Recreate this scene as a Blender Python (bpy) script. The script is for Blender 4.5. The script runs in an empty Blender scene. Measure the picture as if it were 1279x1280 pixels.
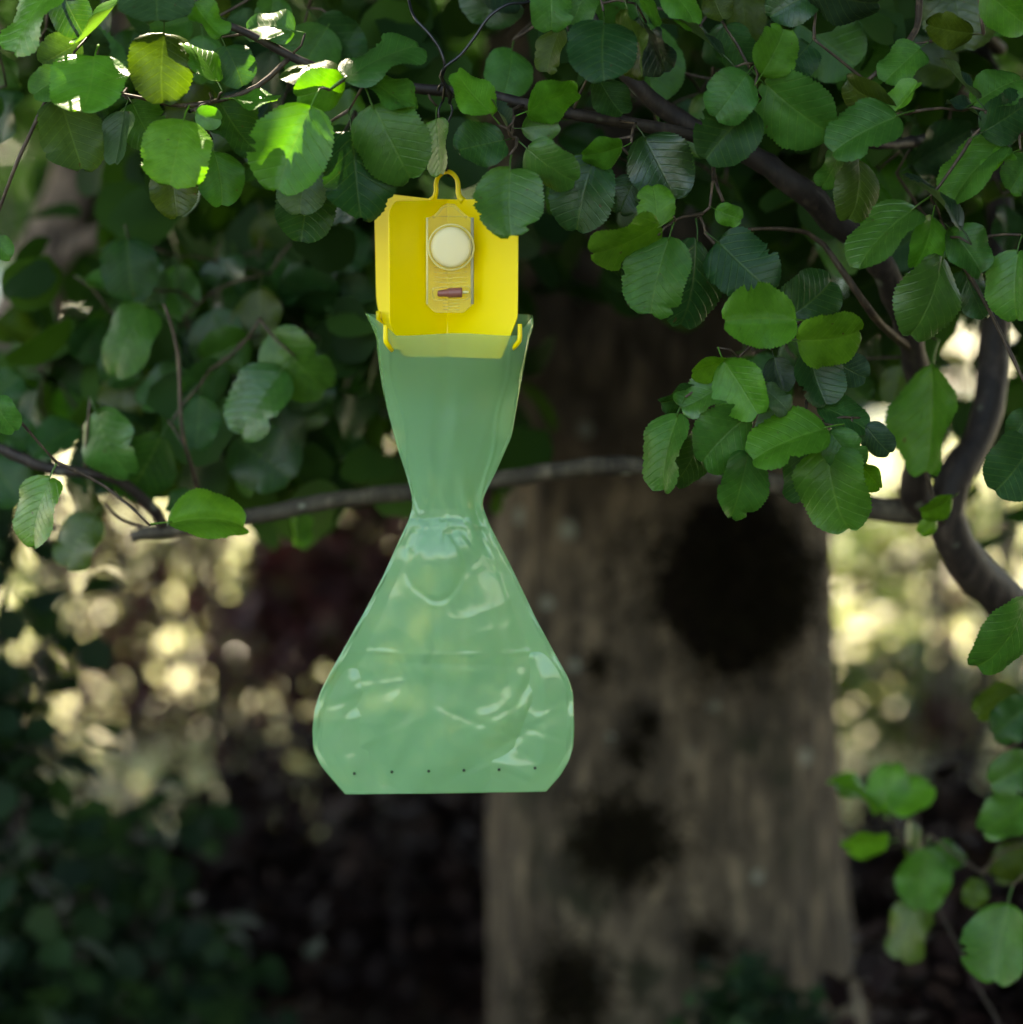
import bpy, bmesh, math, random
import numpy as np
from mathutils import Vector, Matrix, noise
SC = bpy.context.scene
COL = SC.collection
R = math.radians
rnd = random.Random(7)
rng = np.random.default_rng(7)

# ------------------------------------------------------------ camera, sky, sun, exposure
CAM_H, PITCH, LENS = 1.65, R(8.0), 100.0
F = 1280 / 36 * LENS
cd = bpy.data.cameras.new('camera'); cam = bpy.data.objects.new('camera', cd); COL.objects.link(cam)
cam.location = (0, 0, CAM_H); cam.rotation_euler = (R(90) - PITCH, 0, 0)
cd.lens = LENS; cd.sensor_width = 36; cd.clip_end = 900; cd.clip_start = 0.05
cd.dof.use_dof = True; cd.dof.focus_distance = 2.45; cd.dof.aperture_fstop = 2.7
SC.camera = cam
SUN_EL, SUN_AZ = R(52), R(-14)          # azimuth from +Y towards +X
w = bpy.data.worlds.new('World'); SC.world = w; w.use_nodes = True
nt = w.node_tree; nt.nodes.clear()
sky = nt.nodes.new('ShaderNodeTexSky'); sky.sky_type = 'NISHITA'; sky.sun_disc = False
sky.sun_elevation = SUN_EL; sky.sun_rotation = SUN_AZ; sky.dust_density = 1.5
bg = nt.nodes.new('ShaderNodeBackground'); bg.inputs[1].default_value = 0.15
wo = nt.nodes.new('ShaderNodeOutputWorld')
nt.links.new(sky.outputs[0], bg.inputs[0]); nt.links.new(bg.outputs[0], wo.inputs[0])
ld = bpy.data.lights.new('sun', 'SUN'); ld.energy = 5.0; ld.angle = R(0.53); ld.color = (1, .95, .86)
sun = bpy.data.objects.new('sun', ld); COL.objects.link(sun)
sdir = Vector((math.sin(SUN_AZ) * math.cos(SUN_EL), math.cos(SUN_AZ) * math.cos(SUN_EL), math.sin(SUN_EL)))
sun.rotation_euler = (-sdir).to_track_quat('-Z', 'Y').to_euler(); sun.location = sdir * 30
vs = SC.view_settings
vs.view_transform = 'Standard'; vs.look = 'None'; vs.gamma = 1; vs.use_curve_mapping = False
vs.exposure = 2.95
vs.use_white_balance = True; vs.white_balance_temperature = 8300; vs.white_balance_tint = 10   # set for open shade, as the photographer's camera was
cy = SC.cycles
cy.use_denoising = True
cy.max_bounces = 7; cy.diffuse_bounces = 3; cy.glossy_bounces = 3; cy.transmission_bounces = 5
cy.transparent_max_bounces = 10; cy.caustics_reflective = False; cy.caustics_refractive = False

cP, sP = math.cos(PITCH), math.sin(PITCH)
def at(px, py, Y):
    "world point seen at photograph pixel (px, py) in the vertical plane y = Y"
    a, b = (px - 639.5) / F, (640 - py) / F
    dx, dy, dz = a, cP + b * sP, -sP + b * cP
    k = Y / dy
    return Vector((dx * k, Y, CAM_H + dz * k))

# ------------------------------------------------------------ materials
def mat(name):
    m = bpy.data.materials.new(name); m.use_nodes = True
    m.node_tree.nodes.clear()
    return m
class N:
    def __init__(s, m): s.t = m.node_tree; s.n = s.t.nodes; s.l = s.t.links
    def __call__(s, kind, ins=None, **kw):
        nd = s.n.new('ShaderNode' + kind)
        for k, v in kw.items(): setattr(nd, k, v)
        for k, v in (ins or {}).items(): s.put(nd, k, v)
        return nd
    def put(s, nd, k, v):
        sock = nd.inputs[k]
        if isinstance(v, bpy.types.NodeSocket): s.l.new(v, sock)
        elif isinstance(v, bpy.types.Node): s.l.new(v.outputs[0], sock)
        else: sock.default_value = v
    def math(s, op, a, b=0.0, c=None):
        nd = s('Math', operation=op)
        s.put(nd, 0, a); s.put(nd, 1, b)
        if c is not None: s.put(nd, 2, c)
        return nd.outputs[0]
    def mixc(s, f, a, b, bt='MIX'):
        nd = s('Mix', data_type='RGBA', blend_type=bt)
        s.put(nd, 0, f); s.put(nd, 6, a); s.put(nd, 7, b)
        return nd.outputs[2]
    def ramp(s, f, pts):
        nd = s('ValToRGB'); s.put(nd, 0, f)
        e = nd.color_ramp.elements
        while len(e) < len(pts): e.new(.5)
        for i, (p, c) in enumerate(pts): e[i].position = p; e[i].color = c if len(c) == 4 else (*c, 1)
        return nd.outputs[0]
    def noise(s, scale, vec=None, detail=4, rough=.55, out=0):
        nd = s('TexNoise'); nd.inputs['Scale'].default_value = scale; nd.inputs['Detail'].default_value = detail
        nd.inputs['Roughness'].default_value = rough
        if vec is not None: s.put(nd, 'Vector', vec)
        return nd.outputs[out]
    def out(s, sh, disp=None):
        o = s('OutputMaterial'); s.l.new(sh.outputs[0] if isinstance(sh, bpy.types.Node) else sh, o.inputs[0])

def leaf_material(name, rough=.31, trans=.36, per_leaf=True, spec=.40):
    m = mat(name); n = N(m)
    uv = n('UVMap'); sp = n('SeparateXYZ', {0: uv})
    x = n.math('ABSOLUTE', n.math('SUBTRACT', sp.outputs[0], .5))
    v = sp.outputs[1]
    t = n.math('SUBTRACT', n.math('MULTIPLY', v, 8.5), n.math('MULTIPLY', x, 5.5))
    fr = n.math('ABSOLUTE', n.math('SUBTRACT', n.math('FRACT', t), .5))
    vein = n.math('MULTIPLY', n.math('SUBTRACT', 1.0, n.math('MINIMUM', n.math('MULTIPLY', fr, 11), 1.0)), .75)
    mid = n.math('SUBTRACT', 1.0, n.math('MINIMUM', n.math('MULTIPLY', x, 38), 1.0))
    vv = n.math('MAXIMUM', vein, mid)
    oi = n('ObjectInfo')
    tc = n('TexCoord')
    sp1 = n.noise(3.2, tc.outputs['UV'], 5, .6)
    add = n('VectorMath', {0: tc.outputs['UV'], 1: n('CombineXYZ', {0: n.math('MULTIPLY', oi.outputs['Random'], 37.0), 1: oi.outputs['Random']}).outputs[0]}, operation='ADD')
    nz = n.noise(4.0, add.outputs[0], 5, .65)
    fine = n.noise(60.0, add.outputs[0], 3, .6)
    base = oi.outputs['Color']
    c = n.mixc(n.math('MULTIPLY', vv, .25), base, n.mixc(.5, base, (.20, .30, .06, 1)))
    c = n.mixc(n.ramp(nz, [(.35, (0, 0, 0)), (.75, (1, 1, 1))]), c, n.mixc(1, c, (.55, .62, .5, 1), 'MULTIPLY'))
    c = n.mixc(n.ramp(fine, [(.62, (0, 0, 0)), (.74, (.55, .55, .55))]), c, n.mixc(.4, c, (.16, .2, .09, 1)))
    spot = n.noise(9.0, add.outputs[0], 2, .4)
    c = n.mixc(n.ramp(spot, [(.73, (0, 0, 0)), (.77, (.8, .8, .8))]), c, (.05, .03, .012, 1))
    bh = n.math('ADD', n.math('MULTIPLY', vv, -1.0), n.math('MULTIPLY', fine, .5))
    bump = n('Bump', {'Strength': .35, 'Distance': .0012, 'Height': bh})
    # the underside is paler and duller than the top
    geo = n('NewGeometry')
    cb = n.mixc(geo.outputs['Backfacing'], c, n.mixc(.45, c, (.10, .15, .07, 1)))
    pb = n('BsdfPrincipled', {'Base Color': cb, 'Roughness': n.math('ADD', n.math('MULTIPLY', nz, .25), rough - .1), 'Normal': bump})
    n.put(pb, 'Specular IOR Level', n.math('ADD', .14, n.math('MULTIPLY', n.math('POWER', oi.outputs['Random'], 2.0), .45)))
    tr = n('BsdfTranslucent', {'Color': n.mixc(1, cb, (1.9, 2.0, .55, 1), 'MULTIPLY')})
    mx = n('MixShader', {0: trans, 1: pb.outputs[0], 2: tr.outputs[0]})
    n.out(mx); return m

def cloud_material(name, cols, trans=.3, rough=.45, tint=(1.6, 1.8, .6, 1), spec=.4):
    m = mat(name); n = N(m)
    at_ = n('Attribute', attribute_name='shade')
    c = n.ramp(at_.outputs['Fac'], [(i / (len(cols) - 1), k) for i, k in enumerate(cols)])
    pb = n('BsdfPrincipled', {'Base Color': c, 'Roughness': rough}); pb.inputs['Specular IOR Level'].default_value = spec
    tr = n('BsdfTranslucent', {'Color': n.mixc(1, c, tint, 'MULTIPLY')})
    n.out(n('MixShader', {0: trans, 1: pb.outputs[0], 2: tr.outputs[0]})); return m

def bark_material(name, dark, light, scale=1.0, lichen=None, moss=None, bumpd=.004, rough=.85):
    m = mat(name); n = N(m)
    tc = n('TexCoord')
    mp = n('Mapping', {0: tc.outputs['Object'], 'Scale': (28 * scale, 28 * scale, (10 if name == 'trunk bark' else 4.5) * scale)})
    f1 = n.noise(1.0, mp, 8, .65)
    mp2 = n('Mapping', {0: tc.outputs['Object'], 'Scale': (3 * scale, 3 * scale, 2.2 * scale)})
    f2 = n.noise(1.0, mp2, 5, .6)
    c = n.mixc(n.ramp(f1, [(.33, (0, 0, 0)), (.68, (1, 1, 1))]), dark, light)
    c = n.mixc(n.ramp(f2, [(.35, (0, 0, 0)), (.7, (.75, .75, .75))]), c, n.mixc(1, c, (.5, .48, .45, 1), 'MULTIPLY'))
    if moss:
        f3 = n.noise(3.3 * scale, tc.outputs['Object'], 6, .7)
        c = n.mixc(n.ramp(f3, [(.56, (0, 0, 0)), (.66, (.9, .9, .9))]), c, moss)
    if lichen:
        vo = n('TexVoronoi', {'Vector': tc.outputs['Object'], 'Scale': 11 * scale, 'Randomness': 1.0})
        f4 = n.noise(6 * scale, tc.outputs['Object'], 3)
        d = n.math('ADD', vo.outputs['Distance'], n.math('MULTIPLY', f4, .35))
        c = n.mixc(n.ramp(d, [(.26, (1, 1, 1)), (.33, (0, 0, 0))]), c, lichen)
    fl = n.noise(34 * scale, n('Mapping', {0: tc.outputs['Object'], 'Scale': (1, 1, .35)}), 3, .6)
    c = n.mixc(n.ramp(fl, [(.52, (0, 0, 0)), (.68, (.7, .7, .7))]), c, n.mixc(.6, c, tuple(min(1, k * 2.3) for k in light[:3]) + (1,)))
    bump = n('Bump', {'Strength': .9, 'Distance': bumpd, 'Height': n.math('ADD', f1, n.math('MULTIPLY', fl, .4))})
    pb = n('BsdfPrincipled', {'Base Color': c, 'Roughness': rough, 'Normal': bump}); pb.inputs['Specular IOR Level'].default_value = .2 if name == 'trunk bark' else .3
    n.out(pb); return m

M = {}
M['leaf'] = leaf_material('alder leaf')
M['twig'] = bark_material('twig bark', (.022, .014, .009, 1), (.07, .048, .028, 1), 4, bumpd=.0008, rough=.6)
M['branch'] = bark_material('branch bark', (.010, .007, .006, 1), (.036, .027, .020, 1), 2.2, lichen=(.08, .085, .06, 1), bumpd=.0015, rough=.6)
M['greybranch'] = bark_material('grey branch bark', (.026, .022, .016, 1), (.085, .072, .050, 1), 2, lichen=(.22, .23, .17, 1), bumpd=.002, rough=.75)
M['palebark'] = bark_material('pale bark', (.04, .030, .023, 1), (.16, .12, .09, 1), 1.5, bumpd=.003)
M['trunk'] = bark_material('trunk bark', (.012, .009, .006, 1), (.104, .079, .050, 1), 1, lichen=(.15, .155, .12, 1), moss=(.012, .013, .005, 1), bumpd=.008)
M['moss'] = cloud_material('dark moss', [(.006, .004, .003), (.014, .010, .005), (.010, .010, .004)], .05, .9, spec=.05)
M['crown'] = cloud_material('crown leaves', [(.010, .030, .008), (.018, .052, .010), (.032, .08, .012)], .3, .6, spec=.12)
M['purple'] = cloud_material('purple leaves', [(.012, .004, .006), (.028, .010, .013), (.06, .024, .026), (.045, .045, .018)], .25, .6, tint=(2.2, 1.3, .9, 1), spec=.15)
M['dapple'] = cloud_material('purple green leaves', [(.008, .003, .004), (.014, .005, .006), (.03, .012, .013), (.08, .05, .04), (.13, .15, .06)], .3, tint=(1.6, 1.5, 1.0, 1), rough=.3)
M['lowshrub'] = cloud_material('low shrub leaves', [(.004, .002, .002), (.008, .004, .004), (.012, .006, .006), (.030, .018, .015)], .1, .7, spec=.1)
M['shrub'] = cloud_material('shrub leaves', [(.02, .04, .016), (.05, .085, .02), (.12, .15, .03)], .35)
M['darkshrub'] = cloud_material('dark shrub leaves', [(.006, .015, .009), (.010, .028, .012), (.018, .045, .012)], .25, .6, spec=.15)
M['grass'] = cloud_material('grass blades', [(.14, .18, .08), (.38, .39, .25), (.62, .60, .44)], .35, .5, tint=(1.4, 1.45, .95, 1))
M['litter'] = cloud_material('leaf litter', [(.03, .018, .012), (.08, .045, .028), (.17, .10, .08)], .05, .7)

def ground_mat():
    m = mat('ground'); n = N(m)
    g = n('NewGeometry'); sp = n('SeparateXYZ', {0: g.outputs['Position']})
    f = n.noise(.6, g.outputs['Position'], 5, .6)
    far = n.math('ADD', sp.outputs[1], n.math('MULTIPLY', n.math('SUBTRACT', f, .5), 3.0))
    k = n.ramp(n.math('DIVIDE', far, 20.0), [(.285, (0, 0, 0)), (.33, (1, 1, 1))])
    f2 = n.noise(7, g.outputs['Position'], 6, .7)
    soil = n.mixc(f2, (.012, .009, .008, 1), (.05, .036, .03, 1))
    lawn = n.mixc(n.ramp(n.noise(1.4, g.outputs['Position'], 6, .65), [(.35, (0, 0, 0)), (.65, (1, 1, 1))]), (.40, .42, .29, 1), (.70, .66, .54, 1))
    bump = n('Bump', {'Strength': .8, 'Distance': .02, 'Height': f2})
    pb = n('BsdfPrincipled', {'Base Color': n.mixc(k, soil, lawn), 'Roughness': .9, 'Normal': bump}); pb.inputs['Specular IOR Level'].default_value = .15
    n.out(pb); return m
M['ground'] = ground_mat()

def plastic(name, col, rough=.35, trans=0.0, tcol=None, bump=None):
    m = mat(name); n = N(m)
    tc = n('TexCoord'); f = n.noise(60, tc.outputs['Object'], 3)
    pb = n('BsdfPrincipled', {'Base Color': n.mixc(n.math('MULTIPLY', f, .12), (*col, 1), tuple(c * .7 for c in col) + (1,)), 'Roughness': rough})
    sh = pb
    if trans:
        tr = n('BsdfTranslucent', {'Color': (*(tcol or col), 1)}); sh = n('MixShader', {0: trans, 1: pb.outputs[0], 2: tr.outputs[0]})
    n.out(sh); return m
M['yellow'] = plastic('yellow plastic', (.96, .77, .012), .38, .25)
M['brown'] = plastic('brown rubber', (.22, .07, .05), .45)
M['cream'] = plastic('cream wax', (.90, .84, .62), .35, .3)
M['grey'] = plastic('grey edge', (.30, .30, .24), .4)
M['wire'] = plastic('black wire', (.008, .008, .01), .35)
M['straw'] = plastic('pale straw', (.75, .68, .3), .4)
M['hole'] = plastic('punched hole', (.01, .02, .012), .9)
def clear_mat():
    m = mat('clear plastic'); n = N(m)
    lw = n('LayerWeight', {'Blend': .35})
    tp = n('BsdfTransparent', {'Color': (1, 1, .97, 1)})
    gl0 = n('BsdfPrincipled', {'Base Color': (1, .93, .50, 1), 'Roughness': .12})
    gl = n('MixShader', {0: .45, 1: gl0.outputs[0], 2: n('BsdfTranslucent', {'Color': (1, .92, .45, 1)}).outputs[0]})
    fac = n.math('ADD', n.math('MULTIPLY', lw.outputs['Facing'], .40), .12)
    n.out(n('MixShader', {0: fac, 1: tp.outputs[0], 2: gl.outputs[0]})); return m
M['clear'] = clear_mat()
def bag_mat():
    m = mat('green film'); n = N(m)
    tc = n('TexCoord')
    nz = n.noise(9, tc.outputs['Object'], 3, .5)
    wr = n.noise(26, tc.outputs['Object'], 4, .55)
    bump = n('Bump', {'Strength': .22, 'Distance': .003, 'Height': n.math('ADD', nz, n.math('MULTIPLY', wr, .12))})
    col = n.mixc(nz, (.232, .468, .277, 1), (.262, .498, .307, 1))
    pb = n('BsdfPrincipled', {'Base Color': col, 'Roughness': .11, 'Normal': bump}); pb.inputs['Specular IOR Level'].default_value = 1.0
    tr = n('BsdfTranslucent', {'Color': (.22, .62, .32, 1)})
    tp = n('BsdfTransparent', {'Color': (1, 1, .60, 1)})
    a = n('MixShader', {0: .35, 1: pb.outputs[0], 2: tr.outputs[0]})
    # the film itself, with its gloss kept on top of the see-through share
    n.out(n('MixShader', {0: .45, 1: a.outputs[0], 2: tp.outputs[0]})); return m
M['bag'] = bag_mat()

# ------------------------------------------------------------ helpers
def link(name, me, m=None, parent=None, smooth=True):
    o = bpy.data.objects.new(name, me); COL.objects.link(o)
    if m is not None and not me.materials: me.materials.append(m)
    if smooth and me.polygons: me.polygons.foreach_set('use_smooth', [True] * len(me.polygons))
    if parent: attach(o, parent)
    return o
def attach(o, parent):
    o.parent = parent
    o.matrix_parent_inverse = Matrix.Translation(-parent.location)
def thing(name, label, cat, loc, group=None):
    o = bpy.data.objects.new(name, None); COL.objects.link(o); o.location = loc; o.empty_display_size = .1
    o['label'] = label; o['category'] = cat
    if group: o['group'] = group
    return o
def mesh_pd(name, v, f):
    me = bpy.data.meshes.new(name); me.from_pydata([tuple(p) for p in v], [], f); me.update(); return me

def catmull(pts, step):
    P = [Vector(p) for p in pts]
    if len(P) < 2: return P, [0]
    out, par = [], []
    for i in range(len(P) - 1):
        p0 = P[max(i - 1, 0)]; p1 = P[i]; p2 = P[i + 1]; p3 = P[min(i + 2, len(P) - 1)]
        k = max(1, int((p2 - p1).length / step))
        for j in range(k):
            t = j / k
            out.append(.5 * ((2 * p1) + (p2 - p0) * t + (2 * p0 - 5 * p1 + 4 * p2 - p3) * t * t + (3 * p1 - p0 - 3 * p2 + p3) * t ** 3)); par.append(i + t)
    out.append(P[-1]); par.append(len(P) - 1.0)
    return out, par
def tube_data(pts, radii, sides=10, step=.02, rough=0.0, V=None, Fc=None, seed=0, caps=True, wig=0.0):
    V = [] if V is None else V; Fc = [] if Fc is None else Fc
    C, par = catmull(pts, step)
    base = len(V); prev = None
    for i, c in enumerate(C):
        if wig and 0 < i < len(C) - 1:
            c = c + wig * noise.noise_vector(c * 9 + Vector((seed, 0, 0)))
            C[i] = c
    for i, c in enumerate(C):
        d = (C[min(i + 1, len(C) - 1)] - C[max(i - 1, 0)])
        d = d.normalized() if d.length > 1e-9 else Vector((0, 0, 1))
        if prev is None:
            a = d.cross(Vector((0, 0, 1)));
            if a.length < .1: a = d.cross(Vector((1, 0, 0)))
            a.normalize()
        else:
            a = (prev - d * prev.dot(d)).normalized()
        prev = a; b = d.cross(a)
        k = min(int(par[i]), len(radii) - 2); t = par[i] - k
        r = radii[k] * (1 - t) + radii[k + 1] * t
        for s in range(sides):
            th = 2 * math.pi * s / sides
            o = a * math.cos(th) + b * math.sin(th)
            rr = r * (1 + (rough * noise.noise((c + o * r) * (1.2 / max(r, .002)) * .5 + Vector((seed, 0, 0))) if rough else 0))
            V.append(c + o * rr)
    n_ = len(C)
    for i in range(n_ - 1):
        for s in range(sides):
            s2 = (s + 1) % sides
            Fc.append((base + i * sides + s, base + i * sides + s2, base + (i + 1) * sides + s2, base + (i + 1) * sides + s))
    if caps:
        Fc.append(tuple(base + s for s in range(sides))[::-1]); Fc.append(tuple(base + (n_ - 1) * sides + s for s in range(sides)))
    return V, Fc, C
def tube(name, pts, radii, m, parent, **kw):
    v, f, C = tube_data(pts, radii, **kw)
    return link(name, mesh_pd(name, v, f), m, parent), C

# small gaps in the foliage overhead: where the sun gets through to single leaves (photograph pixel, depth, radius in m)
GAPS = [(372, 205, 2.40, .024), (120, 110, 2.42, .018), (30, 20, 2.42, .035), (470, 55, 2.42, .02), (90, 190, 2.46, .018), (205, 20, 2.42, .014), (880, 20, 2.44, .02), (1195, 30, 2.46, .02), (500, 190, 2.44, .014)]
def open_gaps(pos, extra=.055):
    pos = np.asarray(pos); keep = np.ones(len(pos), bool); d = np.array(tuple(sdir))
    for px, py, Y, r in GAPS:
        o = np.array(tuple(at(px, py, Y))); v = pos - o; t = v @ d
        dist = np.linalg.norm(v - t[:, None] * d, axis=1)
        keep &= ~((t > .02) & (dist < r + extra))
    return pos[keep]
def cloud(name, pos, size, m, parent=None, droop=.5, flat=.5, aspect=.75, shade=None, face=None, fine=False):
    "many small folded leaves as one mesh; pos (n,3), size scalar or (n,)"
    n = len(pos); size = np.broadcast_to(np.asarray(size, float), (n,))
    az = rng.uniform(0, 2 * np.pi, n)
    dirn = np.stack([np.cos(az), np.sin(az), -droop + rng.normal(0, .35, n)], 1); dirn /= np.linalg.norm(dirn, axis=1)[:, None]
    up = rng.normal(0, 1, (n, 3)) * (1 - flat) + np.array([0, 0, 1]) * flat * 1.6
    if face is not None: up += np.array(face)
    nx = np.cross(dirn, up); nx /= np.linalg.norm(nx, axis=1)[:, None] + 1e-9
    nz = np.cross(nx, dirn)
    L = size[:, None]; W = L * aspect
    sh = [(0, 0, 0), (.5, .28, .12), (.5, .72, .10), (0, 1, -.06), (-.5, .72, .10), (-.5, .28, .12), (0, .5, 0)]
    if fine:
        sh = [(.5 * math.sin(t) * (1 + .10 * (q % 2) + .10 * math.sin(q * 2.3)), .5 - .5 * math.cos(t) * (1 - .06 * (abs(t - math.pi) < .3)), .28 * abs(.5 * math.sin(t)) - .1 * (.5 - .5 * math.cos(t)) ** 2) for q, t in enumerate(np.linspace(0, 2 * np.pi, 17)[:-1])] + [(0, .5, -.02)]
    K = len(sh)
    V = np.stack([pos + nx * W * a + dirn * L * b + nz * L * c for a, b, c in sh], 1).reshape(-1, 3)
    q = np.array([[i, (i + 1) % (K - 1), K - 1] for i in range(K - 1)])
    T = (np.arange(n)[:, None, None] * K + q[None]).reshape(-1)
    me = bpy.data.meshes.new(name)
    me.vertices.add(len(V)); me.vertices.foreach_set('co', V.ravel().astype(np.float32))
    me.loops.add(len(T)); me.loops.foreach_set('vertex_index', T.astype(np.int32))
    me.polygons.add(len(T) // 3); me.polygons.foreach_set('loop_start', np.arange(0, len(T), 3, dtype=np.int32))
    me.update(calc_edges=True)
    a = me.attributes.new('shade', 'FLOAT', 'POINT')
    s = rng.uniform(0, 1, n) if shade is None else shade
    a.data.foreach_set('value', np.repeat(s, K).astype(np.float32))
    o = link(name, me, m, parent); o['kind'] = 'stuff'
    return o
def clump(n, centre, radii, k, sigma):
    "n points in k clumps inside an ellipsoid"
    c = rng.normal(0, 1, (k, 3)); c /= np.linalg.norm(c, axis=1)[:, None]; c *= rng.uniform(.25, 1, (k, 1)) ** (1 / 2.2)
    c = c * np.array(radii) + np.array(centre)
    return c[rng.integers(0, k, n)] + rng.normal(0, 1, (n, 3)) * np.array(sigma)

# ------------------------------------------------------------ ground
def ground():
    xs = np.concatenate([np.linspace(-400, -20, 12), np.linspace(-15, 15, 61), np.linspace(20, 400, 12)])
    ys = np.concatenate([np.linspace(-200, -10, 8), np.linspace(-5, 25, 61), np.linspace(30, 500, 12)])
    V = []
    for y in ys:
        for x in xs:
            z = .05 * noise.noise(Vector((x * .5, y * .5, 0))) + .02 * noise.noise(Vector((x * 2, y * 2, 3)))
            z += max(0, y - 14) * .02 if y < 200 else 3.7
            V.append((x, y, z))
    nx = len(xs)
    Fc = [(j * nx + i, j * nx + i + 1, (j + 1) * nx + i + 1, (j + 1) * nx + i) for j in range(len(ys) - 1) for i in range(nx - 1)]
    o = link('ground', mesh_pd('ground', V, Fc), M['ground']); o['kind'] = 'structure'
ground()

# ------------------------------------------------------------ leaves
def leaf_mesh(seed, bite=0):
    r = random.Random(seed)
    RW, CC = 44, 5
    V, uv, Fc = [], [], []
    fold = r.uniform(.12, .48); curl = r.uniform(.02, .42) * r.choice([1, 1, -.6]); amp = r.uniform(.003, .009)
    asym = r.uniform(-.09, .09); wavy = r.uniform(.03, .10); ph = r.uniform(0, 6)
    pw = r.uniform(.74, 1.0); sq = r.uniform(2.1, 3.0); twist = r.uniform(-.35, .35)
    bites = [(r.choice([-1, 1]), r.uniform(.45, .97), r.uniform(.02, .05), r.uniform(.08, .3)) for _ in range(bite)]
    for j in range(RW + 1):
        v = j / RW; vp = v ** pw
        hw0 = .5 * max(0.0, 1 - abs(2 * vp - 1) ** sq) ** .54
        for i in range(-CC, CC + 1):
            u = i / CC; sd = 1 if u >= 0 else -1
            hw = hw0 * (1 + (.040 if j % 2 else -.022) + .035 * noise.noise(Vector((v * 4.5, sd * 3.1, seed * 1.7))) + .045 * noise.noise(Vector((v * 13, sd * 5.3, seed))))
            for bs, bv, bw, bd in bites:
                if bs == sd: hw *= 1 - bd * math.exp(-((v - bv) / bw) ** 2)
            if j == 0: hw = .012
            if j == RW: hw = .05
            us = math.copysign(abs(u) ** .85, u)
            x = us * hw + asym * math.sin(v * 2.6) * .6
            y = v
            if v > .78: y -= .07 * math.exp(-(us * hw / .07) ** 2) * (v - .78) / .22
            if v < .2: y -= .03 * abs(us) * (1 - v / .2)
            z = fold * abs(us) * hw - curl * (v - .3) ** 2 + amp * math.sin(2 * math.pi * (8.5 * v - 5.5 * abs(us * hw))) * min(1, abs(us) * 3)
            z += wavy * math.sin(v * 9 + ph + (2.2 if u > 0 else 0)) * abs(us) ** 2 - .35 * abs(curl) * us * us * hw * 2
            z += twist * (v - .4) * us * hw * .8
            V.append((x, y, z)); uv.append((.5 + us * hw, v))
    W = 2 * CC + 1
    for j in range(RW):
        for i in range(W - 1):
            Fc.append((j * W + i, j * W + i + 1, (j + 1) * W + i + 1, (j + 1) * W + i))
    # stalk
    nb = len(V)
    pv, pf, _ = tube_data([(0, .03, -.004), (0, -.1, -.012), (r.uniform(-.03, .03), -.24, -.04)], [.010, .012, .015], sides=5, step=.06)
    V += [tuple(p) for p in pv]; uv += [(.5, .5)] * len(pv)
    Fc += [tuple(k + nb for k in f) for f in pf]
    me = mesh_pd('leaf', V, Fc)
    ul = me.uv_layers.new(name='UVMap')
    idx = np.zeros(len(me.loops), dtype=np.int32); me.loops.foreach_get('vertex_index', idx)
    ul.data.foreach_set('uv', np.array(uv, dtype=np.float32)[idx].ravel())
    return me, Vector((0, -.24, -.04))
LEAVES = [leaf_mesh(s, 0 if s % 3 else 2) for s in range(1, 21)] + [leaf_mesh(77, 4)]
# leaf base colours by class: bright, yellowish, mid, dark, grey, olive, bluish
LC = {'b': (.056, .185, .016), 'y': (.072, .200, .016), 'm': (.034, .115, .018), 'd': (.0160, .060, .015), 'g': (.038, .085, .030),
      'o': (.036, .066, .008), 's': (.016, .042, .026)}
nodes_all = {}
def put_leaf(parent, bx, by, tx, ty, wd, kind, Y, pitch=None, mesh=None, tipY=None, name='leaf'):
    if 2.3 < Y < 2.58: Y = 2.45 + (Y - 2.45) * .55
    if 2.6 <= Y < 2.9 and bx < 430 and by > 300: Y += .09
    S = Y / F
    Lp = math.hypot(tx - bx, ty - by) * S; W = wd * S
    real = max(Lp, W / .90) * 1.02
    dd = math.sqrt(max(0, real * real - Lp * Lp))
    dd = max(dd, real * .16 * rnd.random())
    sg = -1 if ty >= by - 5 else 1
    if pitch: sg = pitch
    dY = max(-.045, min(.045, sg * dd))
    b, t = at(bx, by, Y), at(tx, ty, Y + dY)
    yv = t - b; L = yv.length; yv.normalize()
    ref = Vector((0, -1, .28))
    z = (ref - yv * ref.dot(yv)).normalized()
    rw = L * rnd.uniform(.84, .93)
    cr = min(1, W / rw)
    roll = math.acos(cr) * rnd.choice([-1, 1]) if cr < .97 else rnd.uniform(-.12, .12)
    if kind == 's': roll = -abs(roll)
    x = yv.cross(z)
    x2 = x * math.cos(roll) + z * math.sin(roll); z2 = x2.cross(yv)
    me, pe = LEAVES[mesh] if mesh is not None else rnd.choice(LEAVES[:-1])
    o = bpy.data.objects.new(name, me); COL.objects.link(o)
    if not me.materials: me.materials.append(M['leaf'])
    if not me.polygons[0].use_smooth: me.polygons.foreach_set('use_smooth', [True] * len(me.polygons))
    wx = max(rw, W) if cr < .97 else W / math.cos(roll)
    mw = Matrix((x2 * wx, yv * L, z2 * L)).transposed().to_4x4(); mw.translation = b
    o.matrix_world = mw
    o.parent = parent; o.matrix_parent_inverse = Matrix.Translation(-parent.location); o.matrix_basis = mw
    c = LC[kind]; j = rnd.uniform(.82, 1.18); h = rnd.uniform(-.12, .12)
    o.color = (c[0] * j * (1 + h), c[1] * j, c[2] * j * (1 - h), 1)
    return mw @ pe

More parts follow.
